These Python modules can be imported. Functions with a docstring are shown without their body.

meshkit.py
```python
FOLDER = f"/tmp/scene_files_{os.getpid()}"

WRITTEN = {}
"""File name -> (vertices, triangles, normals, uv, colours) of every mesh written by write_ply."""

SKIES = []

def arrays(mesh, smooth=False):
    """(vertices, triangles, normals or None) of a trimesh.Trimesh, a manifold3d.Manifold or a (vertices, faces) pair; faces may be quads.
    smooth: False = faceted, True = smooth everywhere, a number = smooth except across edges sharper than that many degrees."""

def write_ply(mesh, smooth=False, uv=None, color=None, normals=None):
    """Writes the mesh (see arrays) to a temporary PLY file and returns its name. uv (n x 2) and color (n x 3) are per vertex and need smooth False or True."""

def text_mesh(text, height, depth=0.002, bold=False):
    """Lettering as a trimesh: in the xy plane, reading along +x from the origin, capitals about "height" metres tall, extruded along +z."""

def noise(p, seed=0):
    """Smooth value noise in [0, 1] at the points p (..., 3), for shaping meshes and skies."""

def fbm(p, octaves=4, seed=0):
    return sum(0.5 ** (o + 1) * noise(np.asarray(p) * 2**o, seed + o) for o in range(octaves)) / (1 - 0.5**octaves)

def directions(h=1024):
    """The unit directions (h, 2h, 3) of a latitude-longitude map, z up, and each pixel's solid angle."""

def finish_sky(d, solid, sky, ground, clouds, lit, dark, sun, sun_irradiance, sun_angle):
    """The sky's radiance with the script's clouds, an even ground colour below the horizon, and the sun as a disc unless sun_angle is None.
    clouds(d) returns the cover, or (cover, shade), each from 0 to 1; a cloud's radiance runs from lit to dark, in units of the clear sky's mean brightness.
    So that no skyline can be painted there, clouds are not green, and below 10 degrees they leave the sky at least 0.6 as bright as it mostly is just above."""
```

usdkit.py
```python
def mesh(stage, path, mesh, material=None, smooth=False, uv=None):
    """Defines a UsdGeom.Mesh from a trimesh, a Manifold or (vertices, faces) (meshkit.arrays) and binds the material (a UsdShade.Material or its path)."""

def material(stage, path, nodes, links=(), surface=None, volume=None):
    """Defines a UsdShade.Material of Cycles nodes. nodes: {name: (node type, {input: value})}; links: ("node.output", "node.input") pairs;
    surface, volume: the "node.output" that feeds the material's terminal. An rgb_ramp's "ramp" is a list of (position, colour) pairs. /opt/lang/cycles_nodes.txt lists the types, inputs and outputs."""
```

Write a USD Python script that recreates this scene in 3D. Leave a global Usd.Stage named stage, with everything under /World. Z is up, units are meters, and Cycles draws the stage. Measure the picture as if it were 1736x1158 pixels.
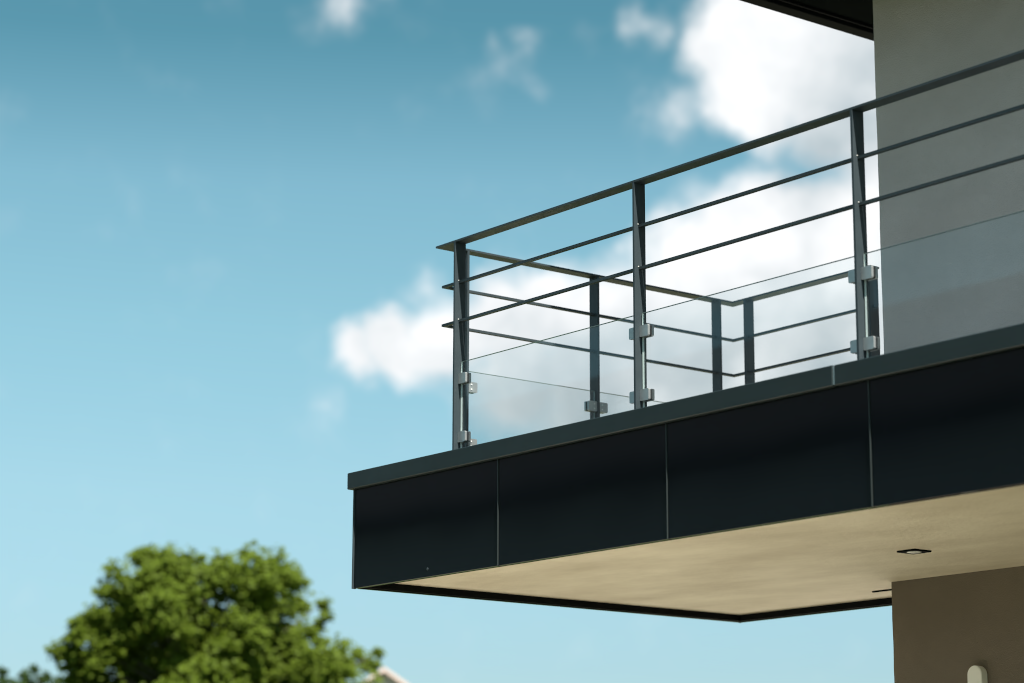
import math, random
import numpy as np
import trimesh, usdkit, meshkit
from pxr import Usd, UsdGeom, UsdLux, UsdShade, Gf, Sdf

rng = np.random.default_rng(7)
random.seed(7)
stage = Usd.Stage.CreateInMemory()
UsdGeom.SetStageUpAxis(stage, UsdGeom.Tokens.z)
UsdGeom.SetStageMetersPerUnit(stage, 1.0)
UsdGeom.Xform.Define(stage, '/World')
UsdGeom.Scope.Define(stage, '/World/Looks')
# ------------------------------------------------------------------ camera
# the frame of the world: x along the balcony's front, y into the house, z up; the balcony's front left lower corner is (0, 0, 2.8)
Z0 = 2.8
EYE = np.array([8.7018, -5.9312, Z0 - 1.2081])
RIGHT = np.array([0.61735377, 0.78668134, 0.00260574])
UP = np.array([0.16840852, -0.13539384, 0.97637446])
FWD = np.array([-0.76844837, 0.60232962, 0.21606974])
FOCAL = 83.94
cam = UsdGeom.Camera.Define(stage, '/World/camera')
cam.AddTransformOp().Set(Gf.Matrix4d(*RIGHT, 0, *UP, 0, *(-FWD), 0, *EYE, 1))
cam.CreateFocalLengthAttr(FOCAL)
cam.CreateHorizontalApertureAttr(36.0)
cam.CreateVerticalApertureAttr(36.0 * 683 / 1024)
cam.CreateClippingRangeAttr(Gf.Vec2f(0.1, 3000))
cam.CreateFStopAttr(2.2)
cam.CreateFocusDistanceAttr(10.0)
cam.CreateExposureAttr(1.1)
# ------------------------------------------------------------------ sun and sky
SUN_EL = math.radians(54)
sv = -0.115 * math.sin(SUN_EL)
su = math.sqrt(math.cos(SUN_EL) ** 2 - sv ** 2)
SUN = np.array([su, sv, math.sin(SUN_EL)])
sun = UsdLux.DistantLight.Define(stage, '/World/sun')
sun.CreateIntensityAttr(1.25)
sun.CreateAngleAttr(0.53)
sun.CreateColorAttr(Gf.Vec3f(1.0, 0.945, 0.86))
sun.GetPrim().CreateAttribute('inputs:normalize', Sdf.ValueTypeNames.Bool).Set(True)
_z = SUN; _x = np.cross([0, 0, 1], _z); _x /= np.linalg.norm(_x); _y = np.cross(_z, _x)
sun.AddTransformOp().Set(Gf.Matrix4d(*_x, 0, *_y, 0, *_z, 0, 0, 0, 50, 1))


def direction(px, py):
    """The direction in which the photograph shows a point of the sky."""
    f = FOCAL / 36 * 1736
    d = RIGHT * (px - 868) + UP * (579 - py) + FWD * f
    return d / np.linalg.norm(d)


SKY_STRENGTH = 0.05
# cumulus banks: (x, y, radius, weight)
TINT = [(0.0, (.80, .95, 1.0)), (.08, (.86, 1.03, 1.06)), (.155, (1.14, 1.34, 1.17)), (.22, (1.17, 1.50, 1.22)), (.28, (1.12, 1.52, 1.22)), (.337, (.62, 1.15, .93)), (.5, (.46, .98, .84)), (1.0, (.40, .9, .8))]
CLOUDS = [
    (612, 606, 54, .85), (668, 578, 58, .9), (690, 608, 62, .95), (760, 585, 90, 1), (845, 550, 85, 1), (925, 535, 95, 1),
    (1010, 560, 110, 1), (870, 630, 110, .9), (990, 660, 120, .9), (1090, 610, 130, 1), (1120, 520, 95, .95), (1175, 450, 95, 1),
    (1240, 390, 85, 1), (1290, 345, 62, 1), (1345, 385, 85, 1), (1300, 470, 150, 1.1), (1420, 420, 100, 1.1), (1500, 400, 130, 1.1),
    (1420, 540, 160, 1.1), (1220, 590, 150, 1), (1560, 560, 160, 1), (1340, 660, 130, .8), (1120, 690, 120, .8),
    (1215, 100, 70, .9), (1260, 60, 95, 1), (1255, 160, 85, 1), (1330, 110, 110, 1.1), (1320, 30, 90, 1), (1400, 60, 110, 1.1),
    (1410, 190, 95, 1.05), (1290, 205, 62, .85), (1480, 150, 130, 1.1), (1390, 250, 52, .75), (1500, 270, 90, .95), (1560, 60, 140, 1),
    (1095, 35, 55, .44), (1070, 65, 40, .36), (1140, 198, 60, .42), (1090, 195, 40, .34), (890, 62, 44, .31), (840, 60, 40, .28), (850, 105, 50, .27), (590, 6, 50, .44), (650, -10, 50, .36),
    (715, 480, 58, .42), (690, 505, 44, .34), (565, 680, 46, .32), (900, 160, 50, .3), (1160, 330, 60, .34),
]
SHADES = [(900, 665, 130, .8), (1010, 700, 150, 1.0), (1170, 640, 150, .9), (1260, 560, 110, .55), (780, 670, 90, .5), (1400, 640, 140, .9), (1440, 200, 110, .9), (1380, 260, 90, 1.0), (1470, 110, 110, .75), (1430, 20, 80, .5), (1500, 40, 120, .7), (1340, 200, 60, .5), (1180, 560, 80, .5), (1000, 620, 90, .6), (960, 540, 50, .35),
          (1080, 560, 70, .45), (1560, 200, 120, .7), (700, 650, 60, .3)]


def make_sky():
    n, l = {}, []
    n['tc'] = ('texture_coordinate', {})
    n['sky'] = ('sky_texture', dict(sky_type='single_scattering', sun_disc=False, sun_elevation=SUN_EL, sun_rotation=math.atan2(SUN[0], SUN[1]), altitude=200.0, air_density=1.0, aerosol_density=0.6, ozone_density=1.4))
    D = 'tc.generated'
    # billow: the direction is stirred by two noises
    n['n1'] = ('noise_texture', dict(scale=30.0, detail=6.0, roughness=0.55))
    n['n1c'] = ('vector_math', dict(math_type='subtract', vector2=(0.5, 0.5, 0.5)))
    n['n1s'] = ('vector_math', dict(math_type='scale', scale=0.030))
    n['add'] = ('vector_math', dict(math_type='add'))
    l += [(D, 'n1.vector'), ('n1.color', 'n1c.vector1'), ('n1c.vector', 'n1s.vector1'), (D, 'add.vector1'), ('n1s.vector', 'add.vector2')]

    def blobs(tag, items):
        prev = None
        for i, (x, y, r, w) in enumerate(items):
            c = direction(x, y)
            a, b, m = f'{tag}d{i}', f'{tag}r{i}', f'{tag}m{i}'
            n[a] = ('vector_math', dict(math_type='distance', vector2=tuple(c)))
            l.append(('add.vector', a + '.vector1'))
            n[b] = ('map_range', dict(range_type='linear', from_min=0.0, from_max=r * 1.5 / 4048.0, to_min=w, to_max=0.0, clamp=True))
            l.append((a + '.value', b + '.value'))
            if prev is None:
                prev = b + '.result'
            else:
                n[m] = ('math', dict(math_type='smoothmax', value3=0.18))
                l.append((prev, m + '.value1')); l.append((b + '.result', m + '.value2'))
                prev = m + '.value'
        return prev
    F = blobs('c', CLOUDS)
    S = blobs('s', SHADES)
    # the same kind of cumulus over the rest of the sky
    n['wide'] = ('noise_texture', dict(scale=3.6, detail=5.0, roughness=0.55))
    n['flat'] = ('mapping', dict(mapping_type='point', location=(3.1, 1.7, 0.4), scale=(1.0, 1.0, 2.2)))
    n['wider'] = ('map_range', dict(range_type='linear', from_min=0.5, from_max=0.72, to_min=0.0, to_max=1.0, clamp=True))
    n['away'] = ('vector_math', dict(math_type='dot_product', vector2=tuple(FWD)))
    n['awayr'] = ('map_range', dict(range_type='smoothstep', from_min=0.90, from_max=0.955, to_min=1.0, to_max=0.0, clamp=True))
    n['widem'] = ('math', dict(math_type='multiply'))
    n['F'] = ('math', dict(math_type='maximum'))
    l += [(D, 'flat.vector'), ('flat.vector', 'wide.vector'), ('wide.fac', 'wider.value'), (D, 'away.vector1'), ('away.value', 'awayr.value'),
          ('wider.result', 'widem.value1'), ('awayr.result', 'widem.value2'), (F, 'F.value1'), ('widem.value', 'F.value2')]
    n['n2'] = ('noise_texture', dict(scale=48.0, detail=3.0, roughness=0.5))
    n['n2s'] = ('math', dict(math_type='multiply_add', value2=0.4, value3=-0.2))
    n['near'] = ('math', dict(math_type='multiply', value2=5.0, use_clamp=True))
    n['n2m'] = ('math', dict(math_type='multiply'))
    n['G'] = ('math', dict(math_type='add'))
    n['op'] = ('map_range', dict(range_type='smoothstep', from_min=0.14, from_max=0.62, to_min=0.0, to_max=1.0, clamp=True))
    l += [(D, 'n2.vector'), ('n2.fac', 'n2s.value1'), ('F.value', 'G.value1'), ('F.value', 'near.value1'), ('near.value', 'n2m.value1'), ('n2s.value', 'n2m.value2'), ('n2m.value', 'G.value2'), ('G.value', 'op.value')]
    # colour of the cloud: lit crowns, blue grey undersides
    n['n3'] = ('noise_texture', dict(scale=34.0, detail=4.0, roughness=0.55))
    n['n3s'] = ('math', dict(math_type='multiply_add', value2=1.1, value3=-0.52))
    n['sh'] = ('math', dict(math_type='add', use_clamp=True))
    n['cloud'] = ('rgb_ramp', dict(ramp=[(0.0, (9.9, 10.0, 10.1)), (0.3, (8.3, 8.6, 8.8)), (1.0, (4.8, 5.6, 6.0))]))
    l += [('add.vector', 'n3.vector'), ('n3.fac', 'n3s.value1'), (S, 'sh.value1'), ('n3s.value', 'sh.value2'), ('sh.value', 'cloud.fac')]
    # clear sky, from pale above the horizon to a deep teal blue
    n['xyz'] = ('separate_xyz', {})
    n['el'] = ('rgb_ramp', dict(ramp=TINT))
    n['clear'] = ('mix', dict(mix_type='multiply', fac=1.0))
    n['all'] = ('mix', dict(mix_type='mix'))
    n['bg'] = ('background_shader', dict(strength=SKY_STRENGTH))
    l += [(D, 'xyz.vector'), ('xyz.z', 'el.fac'), ('sky.color', 'clear.color1'), ('el.color', 'clear.color2'), ('op.result', 'all.fac'), ('clear.color', 'all.color1'), ('cloud.color', 'all.color2'), ('all.color', 'bg.color')]
    return usdkit.material(stage, '/World/Looks/sky_air', n, l, surface='bg.background')


sky = UsdLux.DomeLight.Define(stage, '/World/sky')
UsdShade.MaterialBindingAPI.Apply(sky.GetPrim()).Bind(make_sky())
sky.GetPrim().SetCustomDataByKey('kind', 'structure')
# ------------------------------------------------------------------ helpers
taken = {}


def numbered(path):
    k = taken.get(path, 0); taken[path] = k + 1
    return path if k == 0 else f'{path}_{k:03d}'


def meta(p, label=None, cat=None, group=None, kind=None):
    p = p.GetPrim() if hasattr(p, 'GetPrim') else p
    for k, v in (('label', label), ('category', cat), ('group', group), ('kind', kind)):
        if v: p.SetCustomDataByKey(k, v)
    return p


def thing(name, label, cat, loc=(0, 0, 0), group=None):
    x = UsdGeom.Xform.Define(stage, numbered('/World/' + name))
    x.AddTranslateOp().Set(Gf.Vec3d(*map(float, loc)))
    x.GetPrim().SetCustomDataByKey('origin', Gf.Vec3d(*map(float, loc)))
    return meta(x, label, cat, group)


def obj(name, mesh, mat, parent=None, smooth=False, label=None):
    path = numbered((str(parent.GetPath()) if parent else '/World') + '/' + name)
    p = usdkit.mesh(stage, path, mesh, mat, smooth=smooth).GetPrim()
    if label: meta(p, label)
    return p


def box(x0, x1, y0, y1, z0, z1, bevel=0.0):
    """A box, its edges chamfered if bevel > 0."""
    if bevel <= 0:
        m = trimesh.creation.box([x1 - x0, y1 - y0, z1 - z0])
        m.apply_translation([(x0 + x1) / 2, (y0 + y1) / 2, (z0 + z1) / 2])
        return m
    b = min(bevel, .45 * min(x1 - x0, y1 - y0, z1 - z0))
    pts = []
    for X, sx in ((x0, 1), (x1, -1)):
        for Y, sy in ((y0, 1), (y1, -1)):
            for Z, sz in ((z0, 1), (z1, -1)):
                pts += [(X + sx * b, Y + sy * b, Z), (X + sx * b, Y, Z + sz * b), (X, Y + sy * b, Z + sz * b)]
    return trimesh.convex.convex_hull(np.array(pts))


def join(*ms):
    return trimesh.util.concatenate([m for m in ms])


def prism(poly, z0, z1):
    """A closed prism over a plan polygon (list of xy)."""
    from shapely.geometry import Polygon
    m = trimesh.creation.extrude_polygon(Polygon(poly), z1 - z0, engine='earcut')
    m.apply_translation([0, 0, z0])
    return m


def principled(name, base, rough=.5, metallic=0.0, spec=.5, noise=None, bump=None, extra=None, coords='position', rvar=0):
    """noise: (scale xyz, amount, second colour); bump: (scale, distance, detail)."""
    n = {'p': ('principled_bsdf', dict(base_color=base, roughness=rough, metallic=metallic, specular_ior_level=spec, **(extra or {})))}
    l = []
    n['g'] = ('geometry', {})
    if noise:
        sc, lo, hi, second = noise
        n['m'] = ('mapping', dict(mapping_type='point', scale=sc))
        n['t'] = ('noise_texture', dict(scale=1.0, detail=6.0, roughness=.6))
        n['r'] = ('rgb_ramp', dict(ramp=[(lo, base), (hi, second)]))
        l += [('g.position', 'm.vector'), ('m.vector', 't.vector'), ('t.fac', 'r.fac'), ('r.color', 'p.base_color')]
    if rvar:
        n['rt'] = ('noise_texture', dict(scale=9.0, detail=4.0))
        n['rr'] = ('map_range', dict(from_min=.3, from_max=.7, to_min=rough - rvar, to_max=rough + rvar, clamp=True))
        l += [('g.position', 'rt.vector'), ('rt.fac', 'rr.value'), ('rr.result', 'p.roughness')]
    if bump:
        sc, dist, det = bump
        n['bt'] = ('noise_texture', dict(scale=sc, detail=det, roughness=.6))
        n['b'] = ('bump', dict(strength=1.0, distance=dist))
        l += [('g.position', 'bt.vector'), ('bt.fac', 'b.height'), ('b.normal', 'p.normal')]
    return usdkit.material(stage, '/World/Looks/' + name, n, l, surface='p.BSDF')


M = {}
M['anthracite'] = principled('anthracite_paint', (.030, .042, .048), .42, spec=.4, noise=((14, 14, 14), .35, .7, (.035, .048, .055)), bump=(260, .0004, 2), rvar=.06)
M['coping'] = principled('coping_metal', (.012, .021, .023), .48, spec=.35, noise=((1.5, 4, 6), .35, .7, (.016, .026, .028)), bump=(3.0, .004, 2), rvar=.06)
M['fascia'] = principled('fascia_panel_gloss', (.0028, .0040, .0062), .08, spec=.34, noise=((1.2, 2, 2.5), .3, .7, (.0040, .0056, .0088)), bump=(1.1, .004, 1))
M['trim'] = principled('black_trim', (.005, .006, .007), .7, spec=.06)
M['roof_metal'] = principled('roof_metal', (.006, .008, .008), .9, spec=.0, noise=((2, 2, 2), .3, .7, (.009, .011, .010)))
M['steel'] = principled('brushed_steel', (.56, .58, .58), .40, metallic=.8, noise=((40, 40, 40), .3, .7, (.48, .50, .50)), rvar=.05)
M['joint'] = principled('joint_aluminium', (.045, .056, .056), .4, metallic=.4)
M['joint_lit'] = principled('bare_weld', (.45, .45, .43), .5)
M['rubber'] = principled('black_rubber', (.02, .02, .022), .7)
M['soffit'] = principled('pale_board', (.87, .80, .655), .62, spec=.3, noise=((1.7, 3.0, 5), .3, .7, (.64, .565, .44)), bump=(45, .003, 6))
M['render'] = principled('wall_render', (.67, .585, .57), .9, spec=.15, noise=((1.8, 1.8, 2.6), .32, .7, (.57, .495, .48)), bump=(150, .0035, 6))
M['deck'] = principled('deck_stone', (.22, .22, .22), .8, noise=((3, 3, 3), .3, .7, (.18, .18, .18)))
M['lamp_white'] = principled('lamp_white', (.78, .78, .75), .4)
M['lens'] = principled('frosted_lens', (.82, .83, .82), .25)


def glass(name, tint, ior=.04):
    return usdkit.material(stage, '/World/Looks/' + name, {
        't': ('transparent_bsdf', dict(color=tint)), 'g': ('glossy_bsdf', dict(color=(1, 1, 1), roughness=0.0)),
        'w': ('layer_weight', dict(blend=.5)), 'e': ('math', dict(math_type='power', value2=5.0)), 'f': ('math', dict(math_type='multiply_add', value2=.9, value3=ior)), 'm': ('mix_closure', {})},
        [('w.facing', 'e.value1'), ('e.value', 'f.value1'), ('f.value', 'm.fac'), ('t.BSDF', 'm.closure1'), ('g.BSDF', 'm.closure2')], surface='m.closure')


M['pane'] = glass('clear_pane', (.95, .968, .968), .034)
M['pane_side'] = principled('glass_side_edge', (.62, .70, .69), .3)
M['pane_edge'] = principled('glass_edge', (.34, .42, .42), .2, extra=dict(transmission_weight=.5))

# ------------------------------------------------------------------ ground
g = trimesh.creation.box([1, 1, 1])
n_ = 60
xs = np.linspace(-900, 900, n_ + 1)
gx, gy = np.meshgrid(xs, xs, indexing='ij')
gv = np.stack([gx.ravel(), gy.ravel(), np.zeros(gx.size)], 1)
ii = np.arange(n_ * (n_ + 1)).reshape(n_, n_ + 1)[:, :-1].ravel()
gf = np.stack([ii, ii + n_ + 1, ii + n_ + 2, ii + 1], 1)
lawn = principled('lawn', (.035, .055, .014), .9, spec=.1, noise=((.6, .6, .6), .3, .7, (.055, .07, .022)), bump=(40, .03, 4))
meta(obj('ground', (gv, gf), lawn), kind='structure')
paving = principled('pale_paving', (.68, .61, .51), .85, spec=.2, noise=((.8, .8, .8), .3, .7, (.60, .53, .44)), bump=(60, .004, 4))
meta(obj('terrace', (np.array([(-4, -2.2, .004), (4.0, -2.2, .004), (4.0, .2, .004), (-4, .2, .004)]), np.array([(0, 1, 2, 3)])), paving), kind='structure')
M['white_paving'] = principled('white_paving', (.70, .63, .53), .8, spec=.2, noise=((.8, .8, .8), .3, .7, (.64, .57, .47)))
meta(obj('rear_terrace', (np.array([(-5, 3.2, .004), (3, 3.2, .004), (3, 11, .004), (-5, 11, .004)]), np.array([(0, 1, 2, 3)])), M['white_paving']), kind='structure')

# ------------------------------------------------------------------ house
WALL_U, WALL_V = 1.468, 1.86
HX1, HY1 = 11.5, 3.0
RZ = Z0 + 2.85
house = thing('house', 'pale rendered house wall under a black overhanging flat roof, right of the balcony', 'house')


def wall_mesh(za, zb, seed):
    """The render wall; the arris of the free left end is slightly uneven, as hand finished render is."""
    zs = np.linspace(za, zb, 120)
    m = []
    j = (meshkit.fbm(np.stack([zs * 9, zs * 0, zs * 0 + 3.3], 1), 4, seed) - .5) * .007
    v, f = [], []
    for z, d in zip(zs, j):
        v += [(HX1, WALL_V, z), (WALL_U + .006 + d, WALL_V, z), (WALL_U + d * .7, WALL_V + .006 + d * .3, z), (WALL_U, HY1, z), (HX1, HY1, z)]
    k = 5
    for i in range(len(zs) - 1):
        for a in range(k):
            b = (a + 1) % k
            f.append((i * k + b, i * k + a, (i + 1) * k + a)); f.append((i * k + b, (i + 1) * k + a, (i + 1) * k + b))
    return np.array(v), np.array(f)[:, ::-1]


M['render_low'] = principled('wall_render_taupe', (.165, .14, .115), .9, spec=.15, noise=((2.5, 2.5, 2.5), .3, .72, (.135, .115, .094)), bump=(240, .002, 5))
obj('wall', wall_mesh(Z0 + .2, RZ, 5), M['render'], house)
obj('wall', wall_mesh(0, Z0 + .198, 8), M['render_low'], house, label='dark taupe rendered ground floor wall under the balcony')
RU, RV = .934, .72
rf = obj('roof', box(RU + .02, HX1 + .6, RV + .02, HY1 + .4, RZ + .004, RZ + .30), M['roof_metal'], house)
obj('eaves_trim', join(box(RU, RU + .075, RV, HY1 + .42, RZ - .028, RZ + .33, .003), box(RU + .0755, HX1 + .62, RV, RV + .075, RZ - .028, RZ + .33, .003)), M['trim'], rf)
obj('soffit_bead', join(box(RU + .085, RU + .10, RV + .09, HY1 + .3, RZ - .012, RZ + .004, .002), box(RU + .1005, HX1 + .5, RV + .085, RV + .10, RZ - .012, RZ + .004, .002)), M['trim'], rf)

# ------------------------------------------------------------------ balcony
BV, BU = 2.345, 7.3          # depth and length of the slab
balcony = thing('balcony', 'cantilevered balcony clad in glossy black panels with a pale board soffit', 'balcony', (0, 0, Z0))
TOP, CB = .515, .441         # coping: top and lower edge above the soffit line
REC = .034                   # the soffit lies this far above the panels' lower edge
PT = .018
GAP = .007
obj('slab', box(.05, BU - .02, .05, BV - .05, .075, .40), M['deck'], balcony)
# dark backing behind the open joints
obj('backing', join(box(.030, BU - .02, .030, .045, .003, .43), box(.030, .045, .046, BV - .03, .003, .43), box(.046, BU - .02, BV - .045, BV - .030, .003, .43)), M['trim'], balcony)
# front panels
SEAMS = [.0, 1.045, 2.0805, 3.124, 4.165, 5.21, 6.255, 7.3]
for a, b in zip(SEAMS[:-1], SEAMS[1:]):
    x0 = .0115 if a == 0 else a + GAP / 2
    obj('fascia_panel', box(x0, b - GAP / 2, .002, .002 + PT, .0, .455, .0012), M['fascia'], balcony)
for b in SEAMS[1:-1]:
    obj('joint_strip', box(b - .0024, b + .0010, -.0022, .015, .001, .44, .0004), M['joint'], balcony)
# left panels and back panels
ys = np.linspace(.0, BV, 3)
for a, b in zip(ys[:-1], ys[1:]):
    obj('fascia_panel', box(.002, .002 + PT, max(a, .0215) + GAP / 2, min(b, BV - .0215) - GAP / 2, .0, .455, .0012), M['fascia'], balcony)
for a, b in zip(SEAMS[:-1], SEAMS[1:]):
    obj('fascia_panel', box(.0115 if a == 0 else a + GAP / 2, b - GAP / 2, BV - .002 - PT, BV - .002, .0, .455, .0012), M['fascia'], balcony)
# corner profile: thin proud angle at the front left corner
obj('corner_profile', box(-.001, .0055, -.0045, .016, -.001, .4405, .0008), M['anthracite'], balcony)
obj('corner_profile', box(-.001, .0055, BV - .016, BV + .002, -.001, .445, .0008), M['anthracite'], balcony)
# rivet near the foot of the first panel
rv = trimesh.creation.icosphere(2, .006); rv.apply_scale([1, .4, 1]); rv.apply_translation([.557, .002, .034])
obj('rivet', rv, M['anthracite'], balcony, smooth=True)
# soffit boards
EDGE = .048
so = obj('soffit', box(.021 + EDGE, BU - .02, .021, BV - .021 - EDGE, REC, REC + .018), M['soffit'], balcony)
obj('edge_strip', box(.0215, .021 + EDGE - .006, .0215, BV - .0215, REC - .001, REC + .017), M['soffit'], balcony)
obj('edge_strip', box(.021 + EDGE - .0055, BU - .02, BV - .021 - EDGE + .006, BV - .0215, REC - .001, REC + .017), M['soffit'], balcony)
obj('shadow_gap', join(box(.06, .072, .06, BV - .06, REC + .019, REC + .03), box(.0725, BU - .03, BV - .072, BV - .06, REC + .019, REC + .03)), M['trim'], balcony)
obj('vent_slot', box(1.175, 1.75, 2.052, 2.064, REC - .006, REC - .0005), M['trim'], balcony)
# coping of folded sheet: front in lengths with a joint, then left and back
PRJ = .023
CW = .55


def coping(x0, x1, y0, y1, front=None):
    return box(x0, x1, y0, y1, CB, TOP, .003)


cj = 2.978
obj('coping', box(-PRJ, cj - .003, -PRJ, CW, CB, TOP, .003), M['coping'], balcony)
obj('coping', box(cj + .003, 5.98, -PRJ + .001, CW, CB, TOP - .001, .003), M['coping'], balcony)
obj('coping', box(5.986, BU + PRJ, -PRJ, CW, CB, TOP, .003), M['coping'], balcony)
obj('coping_joint', box(cj - .05, cj + .05, -PRJ + .003, CW - .01, CB + .004, TOP - .004), M['steel'], balcony)
obj('coping', box(-PRJ, CW, CW + .001, BV + PRJ, CB, TOP, .003), M['coping'], balcony)
obj('coping', box(CW + .001, BU + PRJ, BV - CW, BV + PRJ, CB, TOP, .003), M['coping'], balcony)
obj('deck', box(CW - .02, BU - .03, CW - .02, BV - CW + .02, .402, .43), M['deck'], balcony)

# ------------------------------------------------------------------ railing
R0 = .252                    # outer line of the handrail
W, TH = .060, .012           # flat bars of the posts
B1 = BV - R0                 # outer line at the back
rail = thing('balcony_railing', 'dark grey flat bar railing with clear glass infill on top of the balcony', 'railing', (0, 0, Z0))
XR = 4.45                    # where the front run ends, beyond the frame
BACK_END = 1.245


def ring(off, w, z0, z1):
    """Mitred flat bar along front, left and back; off: its outer line inside the handrail's outer line."""
    a = R0 + off; b = a + w; c = B1 - off; d = c - w
    return prism([(XR, a), (a, a), (a, c), (BACK_END, c), (BACK_END, d), (b, d), (b, b), (XR, b)], z0, z1)


obj('handrail', ring(0, W, 1.5385, 1.5470), M['anthracite'], rail)
for z in (1.357, 1.179):
    obj('rail_bar', ring(.021, .018, z - .0055, z + .0055), M['anthracite'], rail)
UF = [.388, 1.6065, 2.833, 4.055]          # left faces of the front posts
weld = lambda x, y, z: None
for uf in UF:
    p = obj('post', box(uf, uf + TH, R0, R0 + W, TOP, 1.5385, .0008), M['anthracite'], rail)
    obj('base_plate', box(uf - .045, uf + TH + .045, R0 - .02, R0 + W + .02, TOP - .001, TOP + .007, .001), M['anthracite'], p)
    for z in (1.357, 1.179):
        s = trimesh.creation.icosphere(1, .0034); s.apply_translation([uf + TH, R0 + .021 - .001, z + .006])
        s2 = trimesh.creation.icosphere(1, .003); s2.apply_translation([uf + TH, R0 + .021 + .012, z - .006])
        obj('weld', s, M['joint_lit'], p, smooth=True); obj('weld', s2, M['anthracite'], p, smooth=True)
VS = [.388, 1.158, BV - .40]
for vf in VS:
    p = obj('post', box(R0, R0 + W, vf, vf + TH, TOP, 1.5385, .0008), M['anthracite'], rail)
    obj('base_plate', box(R0 - .02, R0 + W + .02, vf - .045, vf + TH + .045, TOP - .001, TOP + .007, .001), M['anthracite'], p)
for uf in (.388, BACK_END - .022):
    p = obj('post', box(uf, uf + TH, B1 - W, B1, TOP, 1.5385, .0008), M['anthracite'], rail)
    obj('base_plate', box(uf - .045, uf + TH + .045, B1 - W - .02, B1 + .02, TOP - .001, TOP + .007, .001), M['anthracite'], p)

# glass panes with polished edges; the pane's body stops 1 mm short of its edge strips
GT, GB = .993, .545
GV0, GV1 = .2855, .2945


def pane_front(x0, x1):
    e = .0015
    g_ = obj('glass_pane', box(x0 + e, x1 - e, GV0, GV1, GB, GT - e), M['pane'], rail)
    obj('polished_edge', box(x0, x1, GV0, GV1, GT - e + .0001, GT), M['pane_edge'], g_)
    obj('polished_edge', box(x0, x0 + e - .0001, GV0, GV1, GB, GT - e - .0001), M['pane_side'], g_)
    obj('polished_edge', box(x1 - e + .0001, x1, GV0, GV1, GB, GT - e - .0001), M['pane_side'], g_)


def pane_side(y0, y1, zt=.986):
    e = .0015
    g_ = obj('glass_pane', box(GV0, GV1, y0 + e, y1 - e, GB, zt - e), M['pane'], rail)
    for b_ in (box(GV0, GV1, y0, y1, zt - e + .0001, zt), box(GV0, GV1, y0, y0 + e - .0001, GB, zt - e - .0001), box(GV0, GV1, y1 - e + .0001, y1, GB, zt - e - .0001)):
        obj('polished_edge', b_, M['pane_edge'], g_)


def rounded(x0, x1, z0, z1, r, y0, y1):
    """A plate with two rounded corners on its far (x1) side and softened edges, standing in the xz plane."""
    import manifold3d as m3
    from shapely.geometry import box as sbox
    sh = sbox(x0, z0, x1, z1).buffer(-r).buffer(r)
    m = trimesh.creation.extrude_polygon(sh, y1 - y0, engine='earcut')
    v = m.vertices.copy()
    out = np.stack([v[:, 0], y1 - v[:, 2], v[:, 1]], 1)
    return trimesh.Trimesh(out, m.faces, process=False)


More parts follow.
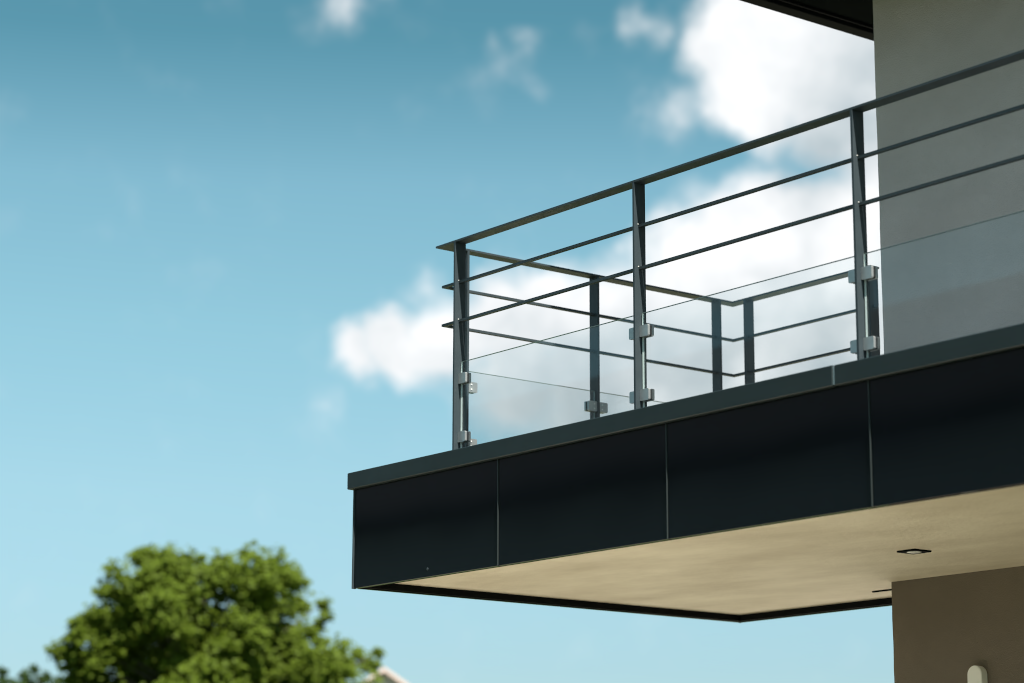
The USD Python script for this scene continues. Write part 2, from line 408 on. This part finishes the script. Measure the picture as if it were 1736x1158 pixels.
def clamp(uface, sgn, z, run='front'):
    """A glass clamp on a post's face: front and back half with a rubber between, two grub screws. sgn: the way it points along the run."""
    L, H = .052, .047
    def place(m):
        m = m.copy()
        v = m.vertices.copy()
        v[:, 0] = uface + sgn * v[:, 0]
        if run == 'side':
            v = v[:, [1, 0, 2]]
        out = trimesh.Trimesh(v, m.faces, process=False)
        flips = (sgn < 0) != (run == 'side')
        if flips: out.invert()
        return out
    c = .290
    a = obj('glass_clamp', place(join(rounded(.0005, L, z - H / 2, z + H / 2, .006, c - .0165, c - .0055), box(.0005, .010, c - .0055, c + .0055, z - H / 2 + .002, z + H / 2 - .002))), M['steel'], rail, smooth=30)
    obj('back_plate', place(rounded(.0005, L, z - H / 2, z + H / 2, .006, c + .0055, c + .0165)), M['steel'], a, smooth=30)
    obj('gasket', place(rounded(.0105, L - .002, z - H / 2 + .002, z + H / 2 - .002, .005, c - .0054, c + .0054)), M['rubber'], a)
    for dz in (-.011, .011):
        s = trimesh.creation.cylinder(.0035, .003, sections=12)
        s.apply_transform(trimesh.transformations.rotation_matrix(math.pi / 2, [1, 0, 0]))
        s.apply_translation([.018, c + .0175, z + dz])
        obj('screw', place(s), M['lamp_white'] if run == 'side' else M['steel'], a)


FRONT_Z, SIDE_Z = (.915, .652), (.911, .652)
for k in range(3):
    pane_front(UF[k] + TH + .004, UF[k + 1] - .004)
    for z in FRONT_Z:
        clamp(UF[k] + TH, 1, z); clamp(UF[k + 1], -1, z)
for k in range(2):
    pane_side(VS[k] + TH + .004, VS[k + 1] - .004)
    for z in SIDE_Z:
        clamp(VS[k] + TH, 1, z, 'side'); clamp(VS[k + 1], -1, z, 'side')

# ------------------------------------------------------------------ lamps
dl = thing('downlight', 'small square black downlight with a round white lens in the balcony soffit', 'downlight', (2.26, 1.15, Z0 + REC))
fr = trimesh.creation.box([1, 1, 1])
from shapely.geometry import Point, box as sbox
h = .048
ringp = sbox(-h, -h, h, h).difference(Point(0, 0).buffer(.031, 24))
m = trimesh.creation.extrude_polygon(ringp, .006, engine='earcut'); m.apply_translation([0, 0, -.0065])
obj('frame', m, M['trim'], dl)
m = trimesh.creation.icosphere(3, .0305); m.apply_scale([1, 1, .2]); m.apply_translation([0, 0, -.0046])
obj('lens', m, M['lens'], dl, smooth=True)

wl = thing('wall_lamp', 'pale upright wall lamp with a rounded top on the wall under the balcony', 'wall lamp', (1.964, WALL_V, Z0 - .515))


def stadium(w, hh, y0, y1, grow=0):
    from shapely.geometry import LineString
    sh = LineString([(0, -hh / 2 + w / 2), (0, hh / 2 - w / 2)]).buffer(w / 2 + grow, 24)
    m = trimesh.creation.extrude_polygon(sh, y1 - y0, engine='earcut')
    v = m.vertices
    return trimesh.Trimesh(np.stack([v[:, 0], y1 - v[:, 2], v[:, 1]], 1), m.faces, process=False)


obj('body', stadium(.080, .30, -.038, -.0045), M['lamp_white'], wl, smooth=35)
obj('front_cover', stadium(.080, .30, -.0405, -.0385, -.0035), M['lamp_white'], wl, smooth=35)
obj('back_plate', stadium(.072, .29, -.0044, -.0005), M['trim'], wl, smooth=35)

# ------------------------------------------------------------------ trees
def leaf_material(name, c0, c1, c2):
    return usdkit.material(stage, '/World/Looks/' + name, {
        'g': ('geometry', {}), 'r': ('rgb_ramp', dict(ramp=[(0, c0), (.5, c1), (1, c2)])),
        'p': ('principled_bsdf', dict(roughness=.6, specular_ior_level=.15)), 't': ('translucent_bsdf', {}),
        'h': ('mix', dict(mix_type='multiply', fac=1.0, color2=(1.5, 1.55, .9))),
        'm': ('mix_closure', dict(fac=.38))},
        [('g.random_per_island', 'r.fac'), ('r.color', 'p.base_color'), ('r.color', 'h.color1'), ('h.color', 't.color'), ('p.BSDF', 'm.closure1'), ('t.BSDF', 'm.closure2')], surface='m.closure')


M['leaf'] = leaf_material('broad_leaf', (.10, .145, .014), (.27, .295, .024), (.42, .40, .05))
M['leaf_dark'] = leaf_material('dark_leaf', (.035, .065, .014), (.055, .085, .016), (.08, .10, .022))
M['bark'] = principled('bark', (.10, .085, .065), .9, noise=((6, 6, 1.5), .3, .7, (.06, .05, .04)), bump=(20, .03, 5))


def limb(path, radii, sides=8):
    path = np.asarray(path, float); v, f = [], []
    for i, (p, r) in enumerate(zip(path, radii)):
        t = path[min(i + 1, len(path) - 1)] - path[max(i - 1, 0)]
        t /= np.linalg.norm(t)
        a = np.cross(t, [1, 0, .01]); a /= np.linalg.norm(a); b = np.cross(t, a)
        for k in range(sides):
            q = 2 * math.pi * k / sides
            v.append(p + r * (a * math.cos(q) + b * math.sin(q)))
    for i in range(len(path) - 1):
        for k in range(sides):
            k2 = (k + 1) % sides
            f.append((i * sides + k, i * sides + k2, (i + 1) * sides + k2)); f.append((i * sides + k, (i + 1) * sides + k2, (i + 1) * sides + k))
    return trimesh.Trimesh(np.array(v), np.array(f), process=False)


def leaves(centres, size, rg):
    """One bent leaf of four triangles at each centre, as one mesh."""
    n = len(centres)
    a = rg.normal(size=(n, 3)); a /= np.linalg.norm(a, axis=1, keepdims=True)
    up = rg.normal(size=(n, 3)) * .45 + SUN * 1.0; up /= np.linalg.norm(up, axis=1, keepdims=True)
    x = np.cross(up, a); x /= np.linalg.norm(x, axis=1, keepdims=True); y = np.cross(up, x)
    s = size * rg.uniform(.65, 1.35, (n, 1))
    bend = up * s * .18
    p = [centres - x * s * .5 - bend, centres + y * s * .33 + bend * .3, centres + x * s * .5 - bend, centres - y * s * .33 + bend * .3, centres + bend * .2]
    v = np.stack(p, 1).reshape(-1, 3)
    k = np.arange(n)[:, None, None] * 5
    f = (k + np.array([[0, 4, 1], [1, 4, 2], [2, 4, 3], [3, 4, 0]])[None]).reshape(-1, 3)
    return v, f


def at(px, py, dist):
    return EYE + direction(px, py) * dist


def tree(name, label, lobes, dist, depth, base_px, per, size, mat, seed, trunk_r=.22):
    rg = np.random.default_rng(seed)
    cs, mids, rs = [], [], []
    for (x, y, r) in lobes:
        rr = r / 4048 * dist
        c = at(x, y, dist + rg.uniform(-1, 1) * depth * min(1, r / 45))
        mids.append(c); rs.append(rr)
        sub = max(4, int(5 + 16 * (r / 60) ** 2))
        for _ in range(sub):
            d = rg.normal(size=3); d /= np.linalg.norm(d)
            cc = c + d * rr * rg.uniform(.2, .95)
            sr = rr * rg.uniform(.12, .46)
            k = int(per * (sr / .3) ** 2) + 12
            q = rg.normal(size=(k, 3)); q /= np.linalg.norm(q, axis=1, keepdims=True)
            q *= (rg.uniform(0, 1, (k, 1)) ** .45) * sr
            q[:, 2] *= .7
            cs.append(cc + q)
        k = int(300 * (r / 60) ** 2) + 14          # loose leaves between the clumps
        q = rg.normal(size=(k, 3)); q /= np.linalg.norm(q, axis=1, keepdims=True)
        cs.append(c + q * (rg.uniform(0, 1, (k, 1)) ** .5) * rr * 1.2)
    cs = np.vstack(cs)
    foot = at(base_px, 1476, dist); foot[2] = 0
    t = thing(name, label, 'tree', foot)
    mids = np.array(mids) - foot
    trunk_top = np.array([0, 0, mids[:, 2].min() * .9])
    parts = [limb([(0, 0, -.1), (0, 0, .15), trunk_top * .5 + [.06, .04, 0], trunk_top, trunk_top + [0.05, .05, .5], trunk_top + [0, 0, 1.0]],
                  [trunk_r * 1.35, trunk_r * 1.1, trunk_r * .95, trunk_r * .8, trunk_r * .45, trunk_r * .2], 10)]
    obj('trunk', parts[0], M['bark'], t, smooth=True)
    br = []
    for c, r in zip(mids, rs):
        s = trunk_top + [0, 0, min(1.5, .25 * (c[2] - trunk_top[2]) + .1)]
        mid = s * .45 + c * .55 + rg.normal(size=3) * .12 + [0, 0, .15]
        br.append(limb([s, mid, c], [trunk_r * .2, trunk_r * .09, trunk_r * .03], 6))
    obj('limbs', join(*br), M['bark'], t, smooth=True)
    v, f = leaves(cs - foot, size, rg)
    obj('crown', (v, f), mat, t)
    return len(cs)


MAIN = [(366, 1006, 24), (400, 1048, 26), (350, 985, 32), (420, 1015, 36), (372, 1050, 26), (340, 1110, 66), (300, 1130, 56), (395, 1120, 66), (450, 1120, 60), (360, 1180, 70), (200, 1080, 50), (300, 965, 42), (365, 968, 36), (322, 1038, 48), (412, 1078, 48), (390, 962, 30), (285, 1030, 55), (440, 1030, 50), (470, 960, 28), (230, 985, 36), (130, 1125, 30), (180, 1110, 45), (540, 1130, 45), (262, 985, 55), (318, 1000, 48), (404, 972, 36), (452, 990, 58), (478, 1035, 52), (205, 1030, 50), (158, 1078, 46), (118, 1108, 32), (235, 1075, 62), (318, 1075, 60), (430, 1085, 62), (505, 1098, 55), (565, 1122, 44), (615, 1128, 30),
        (150, 1140, 45), (250, 1160, 75), (350, 1165, 80), (455, 1165, 80), (545, 1170, 60), (600, 1165, 45), (549, 1022, 15), (553, 1046, 13), (542, 1060, 10), (422, 940, 20), (195, 968, 20), (172, 1000, 18), (232, 945, 14), (325, 950, 20), (500, 985, 22), (270, 950, 25), (92, 1102, 16), (180, 1190, 60),
        (640, 1108, 12), (580, 1095, 14), (300, 1240, 90), (420, 1240, 90), (520, 1230, 70), (220, 1240, 70), (360, 1300, 80), (450, 1290, 70), (290, 1290, 60)]
tree('tree', 'large round leafy green tree against the sky, lower left of the balcony', MAIN, 45.0, 1.3, 365, 250, .125, M['leaf'], 3, .24)
LOW = [(50, 1150, 18), (78, 1152, 16), (58, 1136, 7), (30, 1165, 20), (100, 1165, 20), (60, 1185, 35), (20, 1195, 30), (100, 1200, 35), (60, 1235, 40), (4, 1140, 9), (3, 1155, 12), (70, 1265, 40)]
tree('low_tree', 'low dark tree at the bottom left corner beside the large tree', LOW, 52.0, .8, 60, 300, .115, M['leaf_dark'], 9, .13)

# ------------------------------------------------------------------ far house behind the tree
fd = 80.0
c = at(652, 1142, fd)
fx = RIGHT / np.linalg.norm(RIGHT); fx = np.array([fx[0], fx[1], 0]); fx /= np.linalg.norm(fx); fy = np.array([-fx[1], fx[0], 0])
far = thing('far_house', 'cream gable of a distant house just right of the large tree', 'house', (c[0], c[1], 0))
M['cream'] = principled('cream_render', (.66, .58, .54), .85, noise=((.5, .5, .5), .3, .7, (.60, .52, .48)))
M['tile'] = principled('clay_tiles', (.62, .50, .45), .8, noise=((3, 3, 3), .3, .7, (.54, .42, .37)))
ridge = at(650, 1137, fd)[2]
hw = .8
eave = ridge - .5


def loc(pts):
    return np.array([x * fx + y * fy + np.array([0, 0, z]) for x, y, z in pts])


def far_prism(prof, y0, y1):
    n = len(prof)
    v = loc([(x, y0, z) for x, z in prof] + [(x, y1, z) for x, z in prof])
    return trimesh.convex.convex_hull(v)


obj('wall', far_prism([(-hw, 0), (hw, 0), (hw, eave), (0, ridge - .05), (-hw, eave)], 0, 9), M['cream'], far)
rf = obj('roof', join(far_prism([(-hw - .08, eave - .16), (0, ridge - .04), (0, ridge + .1), (-hw - .08, eave)], -.3, 9.3), far_prism([(hw + .08, eave - .16), (0.001, ridge - .04), (0.001, ridge + .1), (hw + .08, eave)], -.3, 9.3)), M['tile'], far)
w = loc([(-.3, -.02, eave - 1.8), (.3, -.02, eave - 1.8), (.3, -.02, eave - .8), (-.3, -.02, eave - .8), (-.3, .05, eave - 1.8), (.3, .05, eave - 1.8), (.3, .05, eave - .8), (-.3, .05, eave - .8)])
obj('window', trimesh.convex.convex_hull(w), M['fascia'], far)

# ------------------------------------------------------------------ the house across the garden, mirrored in the glossy panels
nb = thing('neighbour_house', 'long pale house with a dark roof, mirrored in the black balcony panels', 'house', (-19, -14, 0))
M['pale'] = principled('pale_render', (.44, .52, .52), .85, noise=((.7, .7, .7), .3, .7, (.38, .46, .46)))
M['slate'] = principled('dark_slate', (.03, .034, .036), .7, noise=((2, 2, 2), .3, .7, (.04, .044, .046)))
wn = obj('wall', box(-17, 15, -11, 0, 0, 6.4), M['pale'], nb)
obj('roof', trimesh.convex.convex_hull(np.array([(x, y, z) for x in (-17.5, 15.5) for y, z in ((.5, 6.35), (.5, 6.55), (-5.5, 9.9), (-11.5, 6.55), (-11.5, 6.35))])), M['slate'], nb)
for zz in (.9, 3.9):
    for xx in np.arange(-15, 14, 3.6):
        f_ = obj('window', box(xx - .75, xx + .75, -.05, .012, zz, zz + 1.5), M['lamp_white'], nb)
        obj('pane', box(xx - .66, xx + .66, .0125, .016, zz + .09, zz + 1.41), M['fascia'], f_)
